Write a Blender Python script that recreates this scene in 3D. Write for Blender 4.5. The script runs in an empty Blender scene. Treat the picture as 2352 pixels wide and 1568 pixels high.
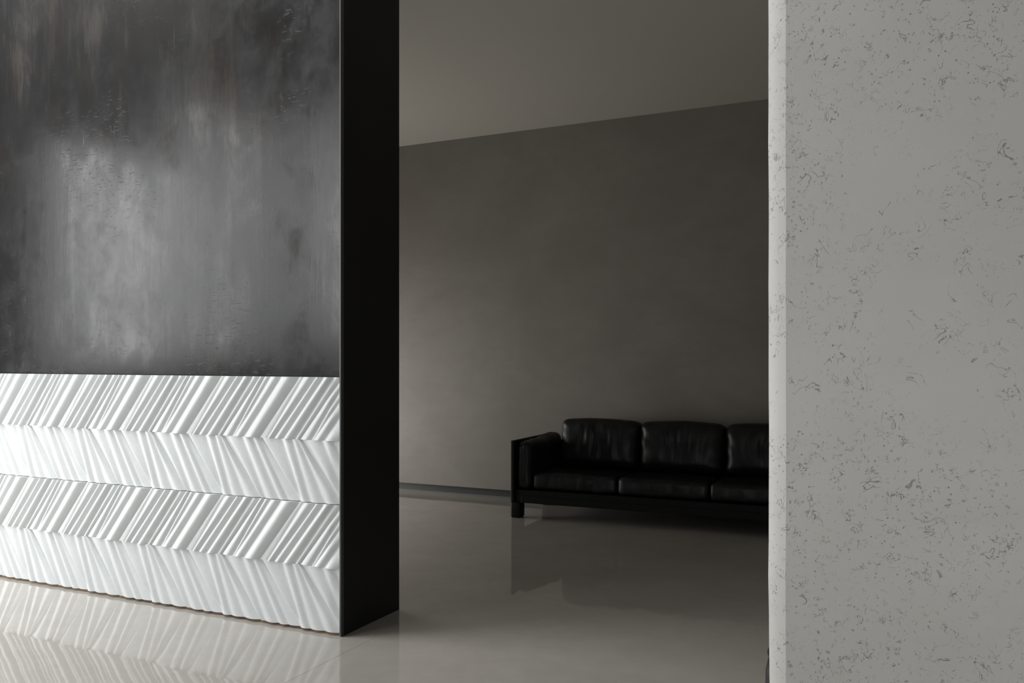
import bpy, bmesh, math, random
from mathutils import Vector, Matrix, noise
random.seed(7)
S = bpy.context.scene
C = S.collection

# ------------------------------------------------------------------ camera, world, lights, exposure
# room axes: X along the dark wall, Y away from the camera side, Z up; camera yawed 25.8 degrees
cam = bpy.data.cameras.new('camera')
cam.sensor_width = 36.0
cam.lens = 36.0 * 1955.0 / 2352.0
cam.shift_y = 41.0 / 2352.0
cam.clip_start = 0.05
co = bpy.data.objects.new('camera', cam); C.objects.link(co)
co.location = (0, 0, 1.28)
co.rotation_euler = (math.pi / 2, 0, math.radians(25.79))
S.camera = co

w = bpy.data.worlds.new('world'); S.world = w
w.use_nodes = True
bg = w.node_tree.nodes['Background']
bg.inputs['Color'].default_value = (0.62, 0.72, 0.85, 1)
bg.inputs['Strength'].default_value = 0.4

S.view_settings.view_transform = 'Standard'
S.view_settings.look = 'None'
S.view_settings.gamma = 1.0
S.view_settings.use_curve_mapping = False
S.view_settings.exposure = 0.0

def area(name, loc, rot, sx, sy, power, col):
    l = bpy.data.lights.new(name, 'AREA'); l.shape = 'RECTANGLE'
    l.size = sx; l.size_y = sy; l.energy = power; l.color = col
    o = bpy.data.objects.new(name, l); C.objects.link(o)
    o.location = loc; o.rotation_euler = rot
    return o
# daylight through the big front window (behind the camera, to its left) and the far room's window, plus one added fill
XL = -6.4
W1 = dict(x0=-6.1, x1=-4.3, z0=1.4, z1=4.0, y=-1.2)           # tall window behind the camera
W4 = dict(y0=-0.95, y1=0.35, z0=1.3, z1=3.85, x=XL)           # tall window on the left
W6 = dict(y0=0.40, y1=1.75, z0=1.2, z1=3.15, x=XL)            # next window, lower head
W5 = dict(y0=1.8, y1=3.17, z0=0.02, z1=0.95, x=XL)           # low glazed opening beside the dark wall
SKY = dict(x0=-6.3, x1=-4.9, y0=0.2, y1=2.7)                 # skylight over the left side
W2 = dict(y0=4.2, y1=6.7, z0=0.03, z1=1.35, x=XL)               # far room
WFILL = dict(x0=-2.0, x1=2.6, z0=0.1, z1=2.5, y=-5.0)            # invented opening behind the camera, right: fill for the pale wall end
def window_light(W, power, col, d=0.12):
    if 'y' in W:
        area('window_or_fill_light', ((W['x0'] + W['x1']) / 2, W['y'] - d, (W['z0'] + W['z1']) / 2), (math.radians(90), 0, 0),
             W['x1'] - W['x0'], W['z1'] - W['z0'], power, col)
    else:
        area('window_or_fill_light', (W['x'] - d, (W['y0'] + W['y1']) / 2, (W['z0'] + W['z1']) / 2), (math.radians(90), 0, math.radians(-90)),
             W['y1'] - W['y0'], W['z1'] - W['z0'], power, col)
COOL = (1.0, 1.0, 1.0)
window_light(W1, 86, COOL)
window_light(W4, 46, COOL)
window_light(W6, 42, COOL)
window_light(W5, 55, COOL)
area('skylight_daylight', ((SKY['x0'] + SKY['x1']) / 2, (SKY['y0'] + SKY['y1']) / 2, 5.75), (0, 0, 0),
     SKY['x1'] - SKY['x0'], SKY['y1'] - SKY['y0'], 282, COOL)
window_light(W2, 112, (1.0, 0.98, 0.94))
window_light(WFILL, 70, (1.0, 0.985, 0.955))  # added fill light that brightens the pale wall end

# ------------------------------------------------------------------ helpers
class N:
    """small node-tree builder"""
    def __init__(s, name):
        s.m = bpy.data.materials.new(name); s.m.use_nodes = True
        s.t = s.m.node_tree; s.b = s.t.nodes['Principled BSDF']
        s.co = s.t.nodes.new('ShaderNodeTexCoord').outputs['Object']
    def link(s, a, b): s.t.links.new(a, b)
    def mapping(s, scale=(1, 1, 1), loc=(0, 0, 0), rot=(0, 0, 0), src=None):
        n = s.t.nodes.new('ShaderNodeMapping')
        n.inputs['Scale'].default_value = scale; n.inputs['Location'].default_value = loc
        n.inputs['Rotation'].default_value = rot
        s.link(src or s.co, n.inputs['Vector']); return n.outputs[0]
    def noise(s, vec, scale=1, detail=4, rough=0.55, dist=0.0):
        n = s.t.nodes.new('ShaderNodeTexNoise')
        s.link(vec, n.inputs['Vector'])
        n.inputs['Scale'].default_value = scale; n.inputs['Detail'].default_value = detail
        n.inputs['Roughness'].default_value = rough; n.inputs['Distortion'].default_value = dist
        return n.outputs['Fac']
    def voronoi(s, vec, scale=1, feature='F1'):
        n = s.t.nodes.new('ShaderNodeTexVoronoi'); n.feature = feature
        s.link(vec, n.inputs['Vector']); n.inputs['Scale'].default_value = scale
        return n.outputs['Distance']
    def math(s, op, a, b=None, c=None, clamp=False):
        n = s.t.nodes.new('ShaderNodeMath'); n.operation = op; n.use_clamp = clamp
        for i, v in enumerate((a, b, c)):
            if v is None: continue
            if isinstance(v, (int, float)): n.inputs[i].default_value = v
            else: s.link(v, n.inputs[i])
        return n.outputs[0]
    def smooth(s, v, a, b, to0=0.0, to1=1.0):
        n = s.t.nodes.new('ShaderNodeMapRange'); n.interpolation_type = 'SMOOTHSTEP'
        s.link(v, n.inputs['Value'])
        for k, x in (('From Min', a), ('From Max', b), ('To Min', to0), ('To Max', to1)):
            n.inputs[k].default_value = x
        return n.outputs[0]
    def ramp(s, v, stops):
        n = s.t.nodes.new('ShaderNodeValToRGB'); e = n.color_ramp.elements
        while len(e) < len(stops): e.new(0.5)
        for el, (p, c) in zip(e, stops): el.position = p; el.color = (*c, 1)
        s.link(v, n.inputs[0]); return n.outputs['Color']
    def mix(s, f, a, b, mode='MIX'):
        n = s.t.nodes.new('ShaderNodeMix'); n.data_type = 'RGBA'; n.blend_type = mode
        for inp, v in ((n.inputs[0], f), (n.inputs[6], a), (n.inputs[7], b)):
            if isinstance(v, (int, float)): inp.default_value = v
            elif isinstance(v, tuple): inp.default_value = (*v, 1)
            else: s.link(v, inp)
        return n.outputs[2]
    def bump(s, h, strength=0.3, dist=0.01):
        n = s.t.nodes.new('ShaderNodeBump')
        n.inputs['Strength'].default_value = strength; n.inputs['Distance'].default_value = dist
        s.link(h, n.inputs['Height']); s.link(n.outputs[0], s.b.inputs['Normal']); return n
    def set(s, **k):
        for a, v in k.items():
            i = s.b.inputs[a.replace('_', ' ')]
            if isinstance(v, (int, float)): i.default_value = v
            elif isinstance(v, tuple): i.default_value = (*v, 1)
            else: s.link(v, i)

def link(name, bm, mat, parent=None, smooth=False, loc=None):
    me = bpy.data.meshes.new(name)
    bmesh.ops.recalc_face_normals(bm, faces=bm.faces[:])
    bm.to_mesh(me); bm.free()
    if smooth:
        for p in me.polygons: p.use_smooth = True
    if mat: me.materials.append(mat)
    o = bpy.data.objects.new(name, me); C.objects.link(o)
    if parent: o.parent = parent
    if loc: o.location = loc
    return o
def box(bm, x0, x1, y0, y1, z0, z1, bev=0.0, seg=2):
    r = bmesh.ops.create_cube(bm, size=1.0)
    vs = r['verts']
    for v in vs:
        v.co = Vector((x0 + (v.co.x + .5) * (x1 - x0), y0 + (v.co.y + .5) * (y1 - y0), z0 + (v.co.z + .5) * (z1 - z0)))
    if bev:
        es = list({e for v in vs for e in v.link_edges})
        bmesh.ops.bevel(bm, geom=es, offset=bev, segments=seg, affect='EDGES', profile=0.5)
    return bm
def nbox(name, mat, parent, *a, bev=0.0, smooth=False):
    return link(name, box(bmesh.new(), *a, bev=bev), mat, parent, smooth)
def structure(o): o['kind'] = 'structure'; return o
def thing(name, label, cat, loc, rz=0.0, group=None):
    o = bpy.data.objects.new(name, None); C.objects.link(o)
    o.location = loc; o.rotation_euler = (0, 0, rz)
    o['label'] = label; o['category'] = cat
    if group: o['group'] = group
    return o

# ------------------------------------------------------------------ materials
def m_plain(name, col, rough, **k):
    n = N(name); n.set(Base_Color=col, Roughness=rough, **k); return n.m

def m_floor():
    n = N('polished_floor')
    a = n.noise(n.mapping((0.7, 0.7, 0.7)), 1.2, 5, 0.6)
    b = n.noise(n.co, 9, 4, 0.6)
    col = n.mix(n.smooth(a, 0.3, 0.7), (0.375, 0.351, 0.315), (0.435, 0.411, 0.373))
    col = n.mix(n.smooth(b, 0.35, 0.75, 0.0, 0.35), col, (0.35, 0.325, 0.29))
    n.set(Base_Color=col, Roughness=n.smooth(a, 0.2, 0.8, 0.012, 0.035), IOR=1.65)
    h = n.math('ADD', n.noise(n.co, 2.6, 2, 0.45), n.math('MULTIPLY', n.noise(n.co, 11, 2, 0.5), 0.025))
    n.bump(h, 0.12, 0.012)
    return n.m

def m_dark_plaster():
    n = N('burnished_dark_plaster')
    patch = n.noise(n.mapping((1.0, 1, 0.55), (3.1, 0, 1.7)), 1.35, 5, 0.55, 0.4)
    streak = n.noise(n.mapping((5.5, 1, 0.7)), 1.5, 6, 0.6, 0.25)
    fine = n.noise(n.mapping((16, 1, 2.2)), 2.0, 6, 0.65)
    mott = n.noise(n.co, 7, 6, 0.6, 0.6)
    mix1 = n.math('ADD', n.math('MULTIPLY', patch, 0.5), n.math('MULTIPLY', streak, 0.33))
    mix1 = n.math('ADD', mix1, n.math('MULTIPLY', fine, 0.17))
    f = n.smooth(mix1, 0.40, 0.66)
    col = n.ramp(f, [(0, (0.010, 0.010, 0.0105)), (0.5, (0.017, 0.017, 0.0175)), (1, (0.048, 0.046, 0.043))])
    warm = n.noise(n.mapping((1.6, 1, 0.45), (9, 0, 2)), 1.5, 4, 0.55)
    col = n.mix(n.smooth(warm, 0.52, 0.68, 0, 0.75), col, n.mix(1.0, col, (1.22, 1.02, 0.82), 'MULTIPLY'))
    # trowel scratches: short slanted dark flecks gathered in clusters
    grain = n.noise(n.mapping((38, 1, 9), (1, 0, 4)), 2.0, 5, 0.7, 0.3)
    blot = n.noise(n.mapping((2.6, 1, 1.9), (2, 0, 8)), 2.0, 6, 0.65, 0.5)
    col = n.mix(n.smooth(grain, 0.35, 0.7, 0.0, 0.55), col, n.mix(1.0, col, (0.55, 0.55, 0.56), 'MULTIPLY'))
    col = n.mix(n.smooth(blot, 0.45, 0.62, 0.0, 0.8), n.mix(1.0, col, (0.72, 0.73, 0.77), 'MULTIPLY'), n.mix(1.0, col, (1.30, 1.24, 1.16), 'MULTIPLY'))
    sc = n.noise(n.mapping((13, 1, 62), (0, 0, 0), (0, math.radians(-14), 0)), 1.6, 3, 0.6, 0.7)
    cl = n.smooth(n.noise(n.mapping((1, 1, 0.9), (5.2, 0, 0.6)), 1.7, 3, 0.55), 0.45, 0.60)
    scm = n.math('MULTIPLY', n.smooth(sc, 0.60, 0.68), cl)
    li = n.math('MULTIPLY', n.smooth(n.noise(n.mapping((30, 1, 3.0), (2, 0, 0), (0, math.radians(6), 0)), 1.3, 3, 0.6, 0.5), 0.66, 0.74), cl)
    col = n.mix(n.math('MULTIPLY', scm, 0.7), col, (0.018, 0.018, 0.019))
    col = n.mix(n.math('MULTIPLY', li, 0.30), col, (0.22, 0.22, 0.22))
    rg = n.math('ADD', n.smooth(mix1, 0.38, 0.66, 0.225, 0.135), n.smooth(mott, 0.3, 0.7, -0.02, 0.05))
    rg = n.math('ADD', rg, n.math('MULTIPLY', scm, 0.10))
    rg = n.math('ADD', rg, n.smooth(blot, 0.42, 0.64, 0.05, -0.015))
    n.set(Base_Color=col, Roughness=rg, IOR=1.48)
    h = n.math('ADD', n.math('MULTIPLY', streak, 0.5), n.math('MULTIPLY', mott, 0.25))
    h = n.math('SUBTRACT', h, n.math('MULTIPLY', scm, 0.2))
    h = n.math('ADD', h, n.math('MULTIPLY', grain, 0.10))
    n.bump(h, 0.12, 0.012)
    return n.m

def m_pale_plaster():
    n = N('pitted_pale_plaster')
    cloud = n.noise(n.co, 1.3, 4, 0.55)
    band = n.noise(n.mapping((0.8, 0.8, 3.5)), 1.6, 4, 0.55)
    col = n.mix(n.smooth(cloud, 0.3, 0.7), (0.615, 0.605, 0.58), (0.685, 0.68, 0.655))
    col = n.mix(n.smooth(band, 0.5, 0.75, 0, 0.3), col, (0.54, 0.525, 0.50))
    # worm-like cracks = thin level lines of a noise, broken into bits by a mask
    def cracks(scale, seed, width, lo, hi, ms):
        v = n.mapping((1, 1, 1), (seed, seed * 1.7, seed * .6))
        a = n.noise(v, scale, 3, 0.6, 0.9)
        line = n.smooth(n.math('ABSOLUTE', n.math('SUBTRACT', a, 0.5)), width, width * 0.35)
        brk = n.smooth(n.noise(n.mapping((1, 1, 1), (seed + 9, 0, 3)), ms, 3, 0.65), lo, hi)
        return n.math('MULTIPLY', line, brk)
    clus = n.smooth(n.noise(n.mapping((1, 1, 1), (4, 2, 7)), 3.2, 4, 0.6), 0.36, 0.56)
    c1 = cracks(13, 1.3, 0.0085, 0.54, 0.60, 16)
    c2 = cracks(27, 5.1, 0.014, 0.55, 0.61, 34)
    c3 = n.math('MULTIPLY', cracks(44, 8.3, 0.020, 0.55, 0.62, 46), 0.7)
    c2 = n.math('MAXIMUM', c2, c3)
    c2 = n.math('MULTIPLY', c2, clus)
    vd = n.voronoi(n.mapping((1, 1, 1), (2, 5, 1)), 85)
    keep = n.math('MULTIPLY', n.smooth(n.noise(n.mapping((1, 1, 1), (7, 1, 2)), 42, 2, 0.5), 0.54, 0.60), clus)
    dots = n.math('MULTIPLY', n.smooth(vd, 0.22, 0.10), keep)
    pit = n.math('MAXIMUM', n.math('MAXIMUM', n.math('MULTIPLY', c1, 0.9), c2), dots)
    col = n.mix(n.math('MULTIPLY', pit, 0.62), col, (0.10, 0.098, 0.09))
    n.set(Base_Color=col, Roughness=0.62, IOR=1.4)
    h = n.math('SUBTRACT', n.math('MULTIPLY', n.noise(n.co, 30, 4, 0.6), 0.06), n.math('MULTIPLY', pit, 1.0))
    h = n.math('ADD', h, n.math('MULTIPLY', n.noise(n.co, 4, 3, 0.5), 0.4))
    n.bump(h, 0.45, 0.0035)
    return n.m

def m_grey_plaster():
    n = N('grey_wall_plaster')
    a = n.noise(n.mapping((1, 1, 1.2)), 1.1, 5, 0.6, 0.3)
    b = n.noise(n.mapping((1.2, 1, 3.0)), 4.0, 5, 0.6)
    col = n.mix(n.smooth(a, 0.3, 0.7), (0.165, 0.149, 0.127), (0.203, 0.187, 0.164))
    col = n.mix(n.smooth(b, 0.4, 0.75, 0, 0.35), col, (0.155, 0.140, 0.120))
    n.set(Base_Color=col, Roughness=0.6)
    n.bump(n.math('ADD', b, n.math('MULTIPLY', n.noise(n.co, 26, 3, 0.6), 0.3)), 0.12, 0.006)
    return n.m

def m_leather():
    n = N('black_leather')
    f = n.noise(n.co, 160, 3, 0.6)
    g = n.noise(n.mapping((1.6, 1.6, 0.7)), 6, 4, 0.6, 0.8)
    n.set(Base_Color=n.mix(n.smooth(g, 0.3, 0.7), (0.006, 0.006, 0.0063), (0.010, 0.010, 0.0105)),
          Roughness=n.smooth(g, 0.3, 0.7, 0.36, 0.5), IOR=1.45, Specular_IOR_Level=0.33)
    n.bump(n.math('ADD', n.math('MULTIPLY', f, 0.12), g), 0.25, 0.012)
    return n.m

def m_tile():
    n = N('white_glazed_relief')
    f = n.noise(n.co, 45, 3, 0.6)
    n.set(Base_Color=n.mix(n.smooth(f, 0.3, 0.7), (0.685, 0.72, 0.727), (0.715, 0.747, 0.753)), Roughness=0.42, IOR=1.45)
    n.bump(f, 0.04, 0.004)
    return n.m

def m_wood():
    n = N('brown_board_edge')
    f = n.noise(n.mapping((3, 1, 60)), 2.0, 5, 0.6)
    n.set(Base_Color=n.mix(n.smooth(f, 0.35, 0.65), (0.10, 0.062, 0.038), (0.26, 0.17, 0.10)), Roughness=0.7)
    return n.m

def m_black_panel():
    n = N('black_lacquered_panel')
    f = n.noise(n.mapping((2, 2, 0.8)), 2.0, 4, 0.6)
    n.set(Base_Color=n.mix(n.smooth(f, 0.3, 0.7), (0.0085, 0.0085, 0.0082), (0.011, 0.011, 0.0105)), Roughness=0.5, IOR=1.35)
    return n.m

def m_black_wood():
    n = N('black_stained_wood')
    f = n.noise(n.mapping((1, 30, 30)), 1.5, 4, 0.6)
    n.set(Base_Color=n.mix(f, (0.005, 0.005, 0.005), (0.008, 0.008, 0.0078)), Roughness=0.5, IOR=1.35, Specular_IOR_Level=0.25)
    return n.m

M_floor, M_dark, M_pale, M_grey = m_floor(), m_dark_plaster(), m_pale_plaster(), m_grey_plaster()
M_leather, M_tile, M_wood, M_black, M_bwood = m_leather(), m_tile(), m_wood(), m_black_panel(), m_black_wood()
M_metal = m_plain('dark_edge_metal', (0.10, 0.10, 0.10), 0.38, Metallic=0.6)
M_base = m_plain('dark_green_grey_skirting', (0.020, 0.023, 0.0215), 0.5)
M_ceil = m_plain('ceiling_paint', (0.335, 0.318, 0.28), 0.8)
M_white = m_plain('white_paint', (0.55, 0.55, 0.53), 0.7)
M_upper = m_plain('grey_paint', (0.20, 0.195, 0.185), 0.7)
M_joint = m_plain('joint_filler', (0.07, 0.065, 0.06), 0.9)
M_frame = m_plain('window_frame_paint', (0.03, 0.03, 0.03), 0.4)

# ------------------------------------------------------------------ setting
WY = 3.208          # front plane of the dark wall
XE = -2.417         # its right end
WB = 3.674          # its back plane
BY = 7.05           # back wall plane
CH = 3.37           # ceiling height of the far room
CF = 5.5            # ceiling height of the near room
TOP = 1.197         # top of the white relief cladding

JX, JY = -2.275, 3.30      # a hairline crack runs along JX up to JY
bm = bmesh.new()
box(bm, XL - 0.3, JX - 0.0008, -5.2, JY, -0.02, 0.0)
box(bm, JX + 0.0008, 3.2, -5.2, JY, -0.02, 0.0)
box(bm, XL - 0.3, 3.2, JY, 7.3, -0.02, 0.0)
floor = structure(link('floor', bm, M_floor))
nbox('crack_filler', M_joint, floor, XL - 0.3, 3.2, -5.2, 7.3, -0.14, -0.02)

structure(nbox('ceiling', M_ceil, None, W2['x'] - 0.2, 3.2, WB, BY + 0.2, CH, CH + 0.12))
bm = bmesh.new()
for r in ((XL - 0.2, SKY['x0'], -5.2, WB), (SKY['x1'], 3.2, -5.2, WB), (SKY['x0'], SKY['x1'], -5.2, SKY['y0']), (SKY['x0'], SKY['x1'], SKY['y1'], WB)):
    box(bm, *r, CF, CF + 0.12)
structure(link('ceiling_front', bm, M_upper))
structure(nbox('trim_1', M_white, None, XE, 3.2, WB - 0.2, WB, CH, CF))

# back wall: its face stops above a recessed dark skirting
SK = 0.073
wb = structure(nbox('wall_back', M_grey, None, W2['x'] - 0.2, 3.2, BY, BY + 0.2, SK, CH))
structure(nbox('baseboard_back', M_base, None, W2['x'], 3.0, BY + 0.075, BY + 0.2, 0.0, SK))
structure(nbox('wall_side', M_white, None, 3.0, 3.2, -5.2, BY + 0.2, 0.0, CF))

def wall_with_windows(name, axis, plane, a0, a1, zt, wins, mat, zb=0.0):
    bm = bmesh.new()
    def b(p0, p1, z0, z1):
        if p1 - p0 < 1e-4 or z1 - z0 < 1e-4: return
        if axis == 'x': box(bm, plane - 0.2, plane, p0, p1, z0, z1)
        else: box(bm, p0, p1, plane - 0.2, plane, z0, z1)
    at = a0
    for W in wins:
        q0, q1 = (W['y0'], W['y1']) if axis == 'x' else (W['x0'], W['x1'])
        b(at, q0, zb, zt); b(q0, q1, zb, W['z0']); b(q0, q1, W['z1'], zt); at = q1
    b(at, a1, zb, zt)
    return structure(link(name, bm, mat))
def window(name, axis, plane, wa0, wa1, wz0, wz1, nm):
    def bar(p0, p1, z0, z1):
        if axis == 'x': return (plane - 0.08, plane - 0.03, p0, p1, z0, z1)
        return (p0, p1, plane - 0.08, plane - 0.03, z0, z1)
    t = 0.05
    bm = bmesh.new()
    for r in ((wa0, wa1, wz0, wz0 + t), (wa0, wa1, wz1 - t, wz1), (wa0, wa0 + t, wz0 + t, wz1 - t), (wa1 - t, wa1, wz0 + t, wz1 - t)):
        box(bm, *bar(*r))
    f = structure(link(name, bm, M_frame))
    for i in range(1, nm):
        p = wa0 + (wa1 - wa0) * i / nm
        nbox('mullion', M_frame, f, *bar(p - 0.025, p + 0.025, wz0 + t, wz1 - t))
def win(n, W, nm):
    ax = 'x' if 'x' in W else 'y'
    p, q = ('y0', 'y1') if ax == 'x' else ('x0', 'x1')
    window(n, ax, W[ax], W[p], W[q], W['z0'], W['z1'], nm)
wall_with_windows('wall_rear', 'y', W1['y'], XL - 0.2, -3.6, CF, [W1], M_upper)
structure(nbox('wall_rear_return', M_white, None, -3.8, -3.6, WFILL['y'], W1['y'] - 0.2, 0, CF))
wall_with_windows('wall_rear_far', 'y', WFILL['y'], -3.8, 3.2, CF, [WFILL], M_white)
wall_with_windows('wall_left_near', 'x', XL, W1['y'], WB, CF, [W4, W6, W5], M_upper)
wall_with_windows('wall_left_far', 'x', XL, WB, BY + 0.2, CH, [W2], M_white)
win('window_1', W1, 2); win('window_2', W2, 2); win('fill_window', WFILL, 3); win('window_4', W4, 2); win('window_5', W5, 1); win('window_6', W6, 1)  # the third frame in this list only surrounds the added fill light

# ------------------------------------------------------------------ dark wall with its white relief cladding
wl = structure(nbox('wall_left', M_black, None, XL, XE, WY + 0.001, WB, 0.0, CF))
nbox('plaster_panel', M_dark, wl, XL, XE - 0.011, WY - 0.006, WY + 0.001, TOP + 0.0045, CF)
bm = bmesh.new()
box(bm, XE - 0.0095, XE + 0.0005, WY - 0.019, WY + 0.004, 0.002, CF, bev=0.0025, seg=2)
link('edge_trim', bm, M_metal, wl)
bm = bmesh.new()
box(bm, XL, XE - 0.012, WY - 0.003, WY + 0.001, 0.0, 0.020)
link('base_strip', bm, M_wood, wl)

P = 0.2455          # width of one plank
Z0 = 0.014
RH = (TOP - Z0) / 4
# fold lines of a plank: (place across at the bottom, at the top, height)
def folds(*a): return a
HV, HR = 0.0015, 0.0165
PL_A = folds((0, 0, .0065), (.16, .05, .0120), (.27, .11, .0050), (.32, .18, .0112), (.35, .27, .0070), (.44, .41, .0130), (.56, .52, .0050), (.80, .76, .0185), (1, 1, .0010))
PL_B = folds((0, 0, .0080), (.12, .03, .0095), (.20, .09, .0070), (.255, .24, .0150), (.345, .38, .0060), (.46, .445, .0140), (.57, .56, .0055), (.70, .69, .0160), (.86, .79, .0050), (.93, .88, .0100), (1, 1, .0010))
PL_C = folds((0, 0, .0015), (.03, .30, .0140), (.12, .52, .0070), (.30, .66, .0150), (.45, .77, .0060), (.58, .89, .0145), (.70, .95, .0050), (.76, .97, .0090), (1, 1, .0010))
PL_D = folds((0, 0, .0015), (.015, .13, .0130), (.03, .52, .0040), (.12, .68, .0165), (.24, .79, .0080), (.40, .89, .0145), (.58, .955, .0060), (.80, .975, .0150), (1, 1, .0010))
def profile(fl, v, wv):
    # lines wobble a little along the plank, like pressed cloth
    xs = [a + (b - a) * wv for a, b, h in fl]
    hs = [h for a, b, h in fl]
    for i in range(1, len(fl) - 1):       # a fold that closes up loses its height
        k = min(1.0, min(xs[i] - xs[i - 1], xs[i + 1] - xs[i]) / 0.055)
        hs[i] = 0.5 * (fl[i - 1][2] + fl[i + 1][2]) * (1 - k) + fl[i][2] * k
    for i in range(len(fl) - 1):
        if v <= xs[i + 1] or i == len(fl) - 2:
            d = max(xs[i + 1] - xs[i], 1e-4)
            t = min(max((v - xs[i]) / d, 0), 1)
            h0, h1 = hs[i], hs[i + 1]
            # rounded on ridges, creased in valleys
            if h1 > h0: s = math.sin(t * math.pi / 2) ** 1.15
            else: s = 1 - math.cos(t * math.pi / 2) ** 1.15
            return h0 + (h1 - h0) * s * 1.0
    return fl[-1][2]
def tile_mesh(name, fl, lean, clip=None, bottom_gap=0.0, flip=False):
    nv, nw = 72, 14
    bm = bmesh.new()
    g = []
    for j in range(nw + 1):
        wv = j / nw; row = []
        for i in range(nv + 1):
            v = i / nv
            h = profile(fl, v, wv) * (HS if lean > 0 else HS * 0.8)
            n_ = noise.noise(Vector((v * 7 + lean * 3, wv * 4.0, len(fl)))) * 0.0008
            x = P * (v + (wv if lean > 0 else 1 - wv))
            if clip is not None:              # relief flattens towards the edge trim
                k = min(1.0, max(0.0, 1 - (clip - x) / 0.06)); h *= 1 - 0.62 * k * k * (3 - 2 * k)
            row.append(bm.verts.new((x, -(h + n_ + 0.004), wv * (RH - bottom_gap) + bottom_gap)))
        g.append(row)
    for j in range(nw):
        for i in range(nv):
            bm.faces.new((g[j][i], g[j][i + 1], g[j + 1][i + 1], g[j + 1][i]))
    # sides back to the wall
    ring = [g[0][i] for i in range(nv + 1)] + [g[j][nv] for j in range(1, nw + 1)] + \
           [g[nw][i] for i in range(nv - 1, -1, -1)] + [g[j][0] for j in range(nw - 1, 0, -1)]
    back = [bm.verts.new((v.co.x, 0.0, v.co.z)) for v in ring]
    k = len(ring)
    for i in range(k):
        f = bm.faces.new((ring[i], back[i], back[(i + 1) % k], ring[(i + 1) % k]))
    if clip is not None:
        bmesh.ops.bisect_plane(bm, geom=bm.verts[:] + bm.edges[:] + bm.faces[:], plane_co=(clip, 0, 0), plane_no=(1, 0, 0), clear_outer=True)
        if not bm.verts: bm.free(); return None
        bmesh.ops.holes_fill(bm, edges=[e for e in bm.edges if e.is_boundary and all(abs(v.co.x - clip) < 1e-5 for v in e.verts)])
    bmesh.ops.recalc_face_normals(bm, faces=bm.faces[:])
    me = bpy.data.meshes.new(name); bm.to_mesh(me); bm.free()
    for p in me.polygons: p.use_smooth = True
    for e in me.edges: pass
    me.materials.append(M_tile)
    # sharp side edges
    import numpy as np
    nn = np.array([tuple(p.normal) for p in me.polygons])
    me.set_sharp_from_angle(angle=math.radians(50))
    return me
HS = 1.65
X0 = -2.657         # a plank edge at a row's foot
shared = {}
for r in range(4):                       # 0 = top row
    z0 = Z0 + RH * (3 - r)
    lean = 1 if r in (0, 2) else -1
    gap = 0.0035 if r == 1 else 0.0
    for k in range(-1, 16):
        first = (k % 2 == 0)
        fl = (PL_A if first else PL_B) if lean > 0 else (PL_C if first else PL_D)
        x0 = X0 - P * k if lean > 0 else X0 - P * (k + 0)
        if x0 < XL + 0.01: continue
        xr = (XE - 0.0115) - x0
        if xr <= 0: continue
        if xr < 2 * P:
            me = tile_mesh('tile', fl, lean, xr, gap)
        else:
            key = (first, lean, gap)
            if key not in shared: shared[key] = tile_mesh('tile', fl, lean, None, gap)
            me = shared[key]
        if me is None: continue
        o = bpy.data.objects.new('tile', me); C.objects.link(o)
        o.parent = wl; o.location = (x0, WY + 0.001, z0)

# ------------------------------------------------------------------ pale plaster wall end on the right, with its softened corner
PY = 2.2
cx = PY * (.9003 * .3217 - .435) / (.435 * .3217 + .9003)     # where the flat face begins
c = 0.046
bm = bmesh.new()
prof = [(cx, PY)]
for a in (0.30, 0.55, 0.8, 1.0):        # arc-like chamfer turning away to the left
    prof.append((cx - c * (a * 0.62 + 0.38 * math.sin(a * math.pi / 2)), PY + c * 0.6 * (0.55 * a + 0.45 * (1 - math.cos(a * math.pi / 2)))))
prof.append((cx - c - 0.002, PY + 0.12))
prof.append((cx - c - 0.002, PY + 0.36))
NZ = 60
cols = []
for j in range(NZ + 1):
    z = CF * j / NZ
    wob = 0.0016 * noise.noise(Vector((0, 3, z * 2.3))) + 0.0009 * noise.noise(Vector((5, 1, z * 9)))
    lean_ = 0.005 * min(max((0.9 - z) / 0.9, 0), 1)
    row = []
    for i, (x, y) in enumerate(prof):
        k = i / 4 if i <= 4 else 1.0
        row.append(bm.verts.new((x + (wob * 1.5 + lean_) * k + (wob * 0.8 if i == 0 else 0), y, z)))
    cols.append(row)
for j in range(NZ):
    for i in range(len(prof) - 1):
        bm.faces.new((cols[j][i], cols[j][i + 1], cols[j + 1][i + 1], cols[j + 1][i]))
    # big flat face
xr = 3.1
br = [[bm.verts.new((xr, PY, 0)), bm.verts.new((xr, PY, CF)), bm.verts.new((xr, PY + .36, 0)), bm.verts.new((xr, PY + .36, CF))]][0]
bm.faces.new([cols[j][0] for j in range(NZ + 1)] + [br[1], br[0]])
bm.faces.new([cols[j][-1] for j in range(NZ + 1)] + [br[3], br[2]])
bm.faces.new([v for v in cols[NZ]] + [br[3], br[1]])
bm.faces.new([v for v in cols[0]] + [br[2], br[0]])
wr = structure(link('wall_right', bm, M_pale))
for p in wr.data.polygons: p.use_smooth = True
wr.data.set_sharp_from_angle(angle=math.radians(12))

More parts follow.
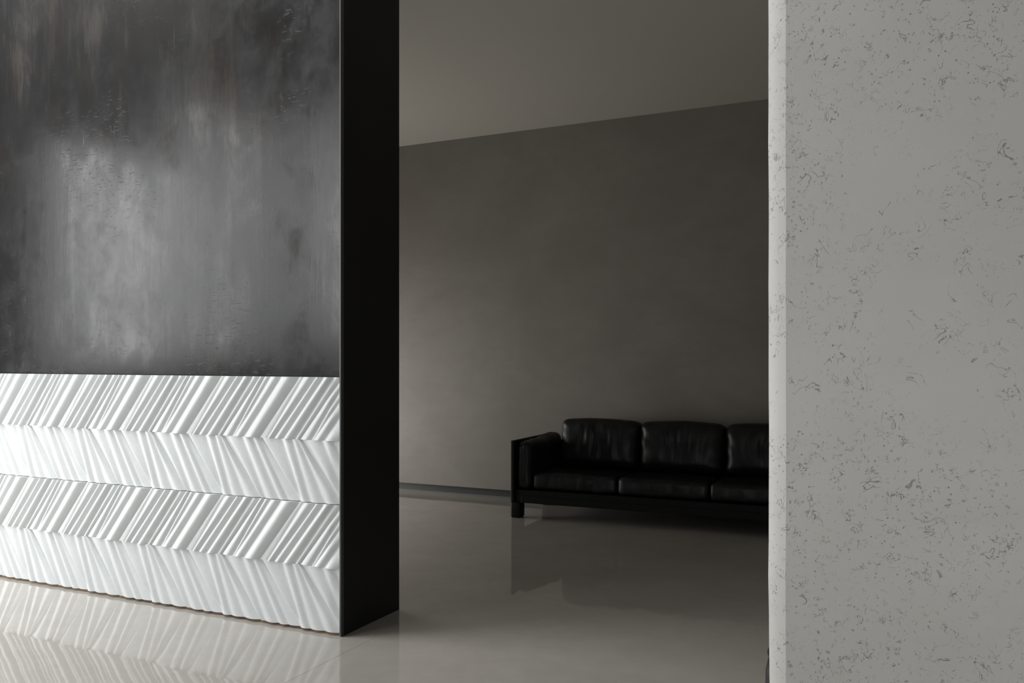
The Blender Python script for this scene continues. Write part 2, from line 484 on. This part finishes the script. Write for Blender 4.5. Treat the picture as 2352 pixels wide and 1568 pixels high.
# ------------------------------------------------------------------ sofa
def cushion(dx, dy, dz, r, n, fn):
    """rounded box centred on 0, then moved point by point by fn(p)"""
    bm = bmesh.new()
    bmesh.ops.create_cube(bm, size=2.0)
    bmesh.ops.subdivide_edges(bm, edges=bm.edges[:], cuts=n, use_grid_fill=True)
    H = Vector((dx / 2, dy / 2, dz / 2))
    for v in bm.verts:
        p = Vector((v.co.x * H.x, v.co.y * H.y, v.co.z * H.z))
        q = Vector(tuple(max(-(H[i] - r), min(H[i] - r, p[i])) for i in range(3)))
        d = p - q
        if d.length > 1e-6:
            # push the cube's corner shape onto the sphere corner
            m = max(abs(d.x), abs(d.y), abs(d.z))
            p = q + d.normalized() * m
        v.co = fn(p, H)
    return bm
def fbm(x, y, z, s): return noise.noise(Vector((x * s, y * s, z * s)))

SL, SD = 2.47, 0.76
sofa = thing('sofa', 'black leather three-seat sofa with boxy wooden frame against the grey back wall', 'sofa', (-3.012, 6.20, 0), math.radians(1.7))
for side in (0, 1):
    xa, xb = (0.0, 0.032) if side == 0 else (SL - 0.032, SL)
    nbox('side_panel', M_bwood, sofa, xa, xb, 0.004, SD, 0.122, 0.622, bev=0.008)
    for ya, yb in ((0.0, 0.10), (SD - 0.10, SD)):
        la, lb = (0.0, 0.088) if side == 0 else (SL - 0.088, SL)
        bm = box(bmesh.new(), la, lb, ya, yb, 0.0, 0.126, bev=0.016, seg=4)
        link('leg', bm, M_bwood, sofa, True)
nbox('front_rail', M_bwood, sofa, 0.033, SL - 0.033, 0.018, 0.05, 0.124, 0.228, bev=0.006)
nbox('rail_ledge', M_bwood, sofa, 0.09, SL - 0.09, 0.010, 0.018, 0.124, 0.178, bev=0.003)
nbox('back_panel', M_bwood, sofa, 0.033, SL - 0.033, SD - 0.032, SD - 0.004, 0.045, 0.575, bev=0.006)
nbox('seat_base', M_bwood, sofa, 0.033, SL - 0.033, 0.05, SD - 0.033, 0.165, 0.222)

def seat_fn(seed):
    def f(p, H):
        u, v_, t = p.x / H.x, p.y / H.y, p.z / H.z
        puff = max(0, 1 - u * u) * max(0, 1 - v_ * v_)
        z = p.z + (0.016 * puff if t > 0 else 0)
        z += 0.006 * fbm(p.x, p.y + seed, p.z, 9) * (1 if t > 0 else 0)
        y = p.y
        if v_ < -0.8:      # creases hanging down the front
            y += 0.006 * abs(math.sin(p.x * 23 + seed + 3 * fbm(p.x, seed, 0, 7))) ** 6 - 0.008 * max(0, 1 - t * t)
            y += 0.004 * fbm(p.x, seed, p.z, 16)
        x = p.x + 0.004 * fbm(p.y, p.z, seed, 8)
        return Vector((x, y, z))
    return f
def back_fn(seed):
    cr = [(-0.42 + 0.05 * math.sin(seed), 0.8), (-0.12, 1.0), (0.06, 1.0), (0.22 + .04 * math.cos(seed), 0.7), (0.55, 0.6)]
    def f(p, H):
        u, v_, t = p.x / H.x, p.y / H.y, p.z / H.z
        front = max(0.0, min(1.0, (0.2 - v_) / 0.9))
        puff = max(0, 1 - u ** 4) * max(0, 1 - t ** 4)
        y = p.y - front * 0.045 * puff
        # vertical drape folds in the upper middle, gathered corners at the sides
        for k, (cu, am) in enumerate(cr):
            du = (u - cu - 0.05 * math.sin(t * 2 + k + seed)) / 0.055
            y += front * 0.020 * am * math.exp(-du * du) * max(0, 1 - abs(t - 0.15) / 0.85)
        y += front * 0.006 * fbm(p.x, seed, p.z * 0.6, 11)
        edge = max(0, abs(u) - 0.72) / 0.28
        y += front * 0.007 * edge * math.sin(9 * t + 5 * u + seed)
        z = p.z - 0.020 * u * u * max(0.0, min(1.0, (t + 0.2) / 1.2)) + 0.004 * fbm(p.x, 0, seed, 6)
        x = p.x * (1 - 0.02 * (1 - t))
        return Vector((x, y, z))
    return f
SW = 0.712
for i in range(3):
    bm = cushion(SW - 0.012, 0.60, 0.135, 0.028, 22, seat_fn(i * 2.3 + 1))
    link('seat_cushion', bm, M_leather, sofa, True, (0.165 + SW * (i + .5), 0.055 + 0.30, 0.228 + 0.0675))
for i in range(3):
    bm = cushion(0.692, 0.235, 0.41, 0.062, 30, back_fn(i * 1.9 + .4))
    o = link('back_cushion', bm, M_leather, sofa, True, (0.262 + 0.685 * (i + .5), 0.545, 0.575))
    o.rotation_euler = (math.radians(-9), 0, 0)
def arm_fn(side):
    def f(p, H):
        u, v_, t = p.x / H.x, p.y / H.y, p.z / H.z
        puff = max(0, 1 - v_ * v_) * max(0, 1 - t * t)
        x = p.x + side * 0.025 * puff * (1 if u * side > 0 else 0)
        if t > 0 and u * side < 0: x += side * 0.012 * t * t
        x += side * 0.06 * max(0.0, v_ * 0.5 + 0.35) ** 1.5 * (0.5 + 0.5 * u * side)
        z = p.z + (0.03 * max(0, v_) * t if t > 0 else 0) - (0.018 * max(0, -v_ - 0.3) * t if t > 0 else 0)
        z += 0.004 * fbm(p.y, side, p.x, 12) * (1 if t > 0 else 0)
        y = p.y + (0.007 * math.sin(t * 5) * fbm(p.x, t, 2, 4) if v_ < -0.8 else 0)
        x += 0.005 * fbm(p.y, p.z, side, 9)
        return Vector((x, y, z))
    return f
for side in (1, -1):
    bm = cushion(0.125, 0.64, 0.395, 0.045, 20, arm_fn(side))
    xc = 0.099 if side == 1 else SL - 0.099
    link('arm_cushion', bm, M_leather, sofa, True, (xc, 0.345, 0.425))

# ------------------------------------------------------------------ black pouf peeping out behind the pale wall end
pouf = thing('pouf', 'low round black leather pouf mostly hidden behind the pale plaster wall end', 'pouf', (-0.215, 2.955, 0))
def lathe(prof, n=48):
    bm = bmesh.new(); rings = []
    for r, z in prof:
        rings.append([bm.verts.new((r * math.cos(2 * math.pi * i / n), r * math.sin(2 * math.pi * i / n), z)) for i in range(n)])
    for a, b in zip(rings, rings[1:]):
        for i in range(n): bm.faces.new((a[i], a[(i + 1) % n], b[(i + 1) % n], b[i]))
    bm.faces.new(rings[0][::-1]); bm.faces.new(rings[-1])
    return bm
link('body', lathe([(.21, 0), (.245, .015), (.26, .06), (.263, .15), (.26, .25), (.248, .305)]), M_leather, pouf, True)
link('seat', lathe([(.246, .306), (.240, .322), (.20, .352), (.12, .367), (.02, .369)]), M_leather, pouf, True)
link('piping', lathe([(.246, .300), (.253, .303), (.255, .308), (.249, .313), (.243, .311)]), M_leather, pouf, True)
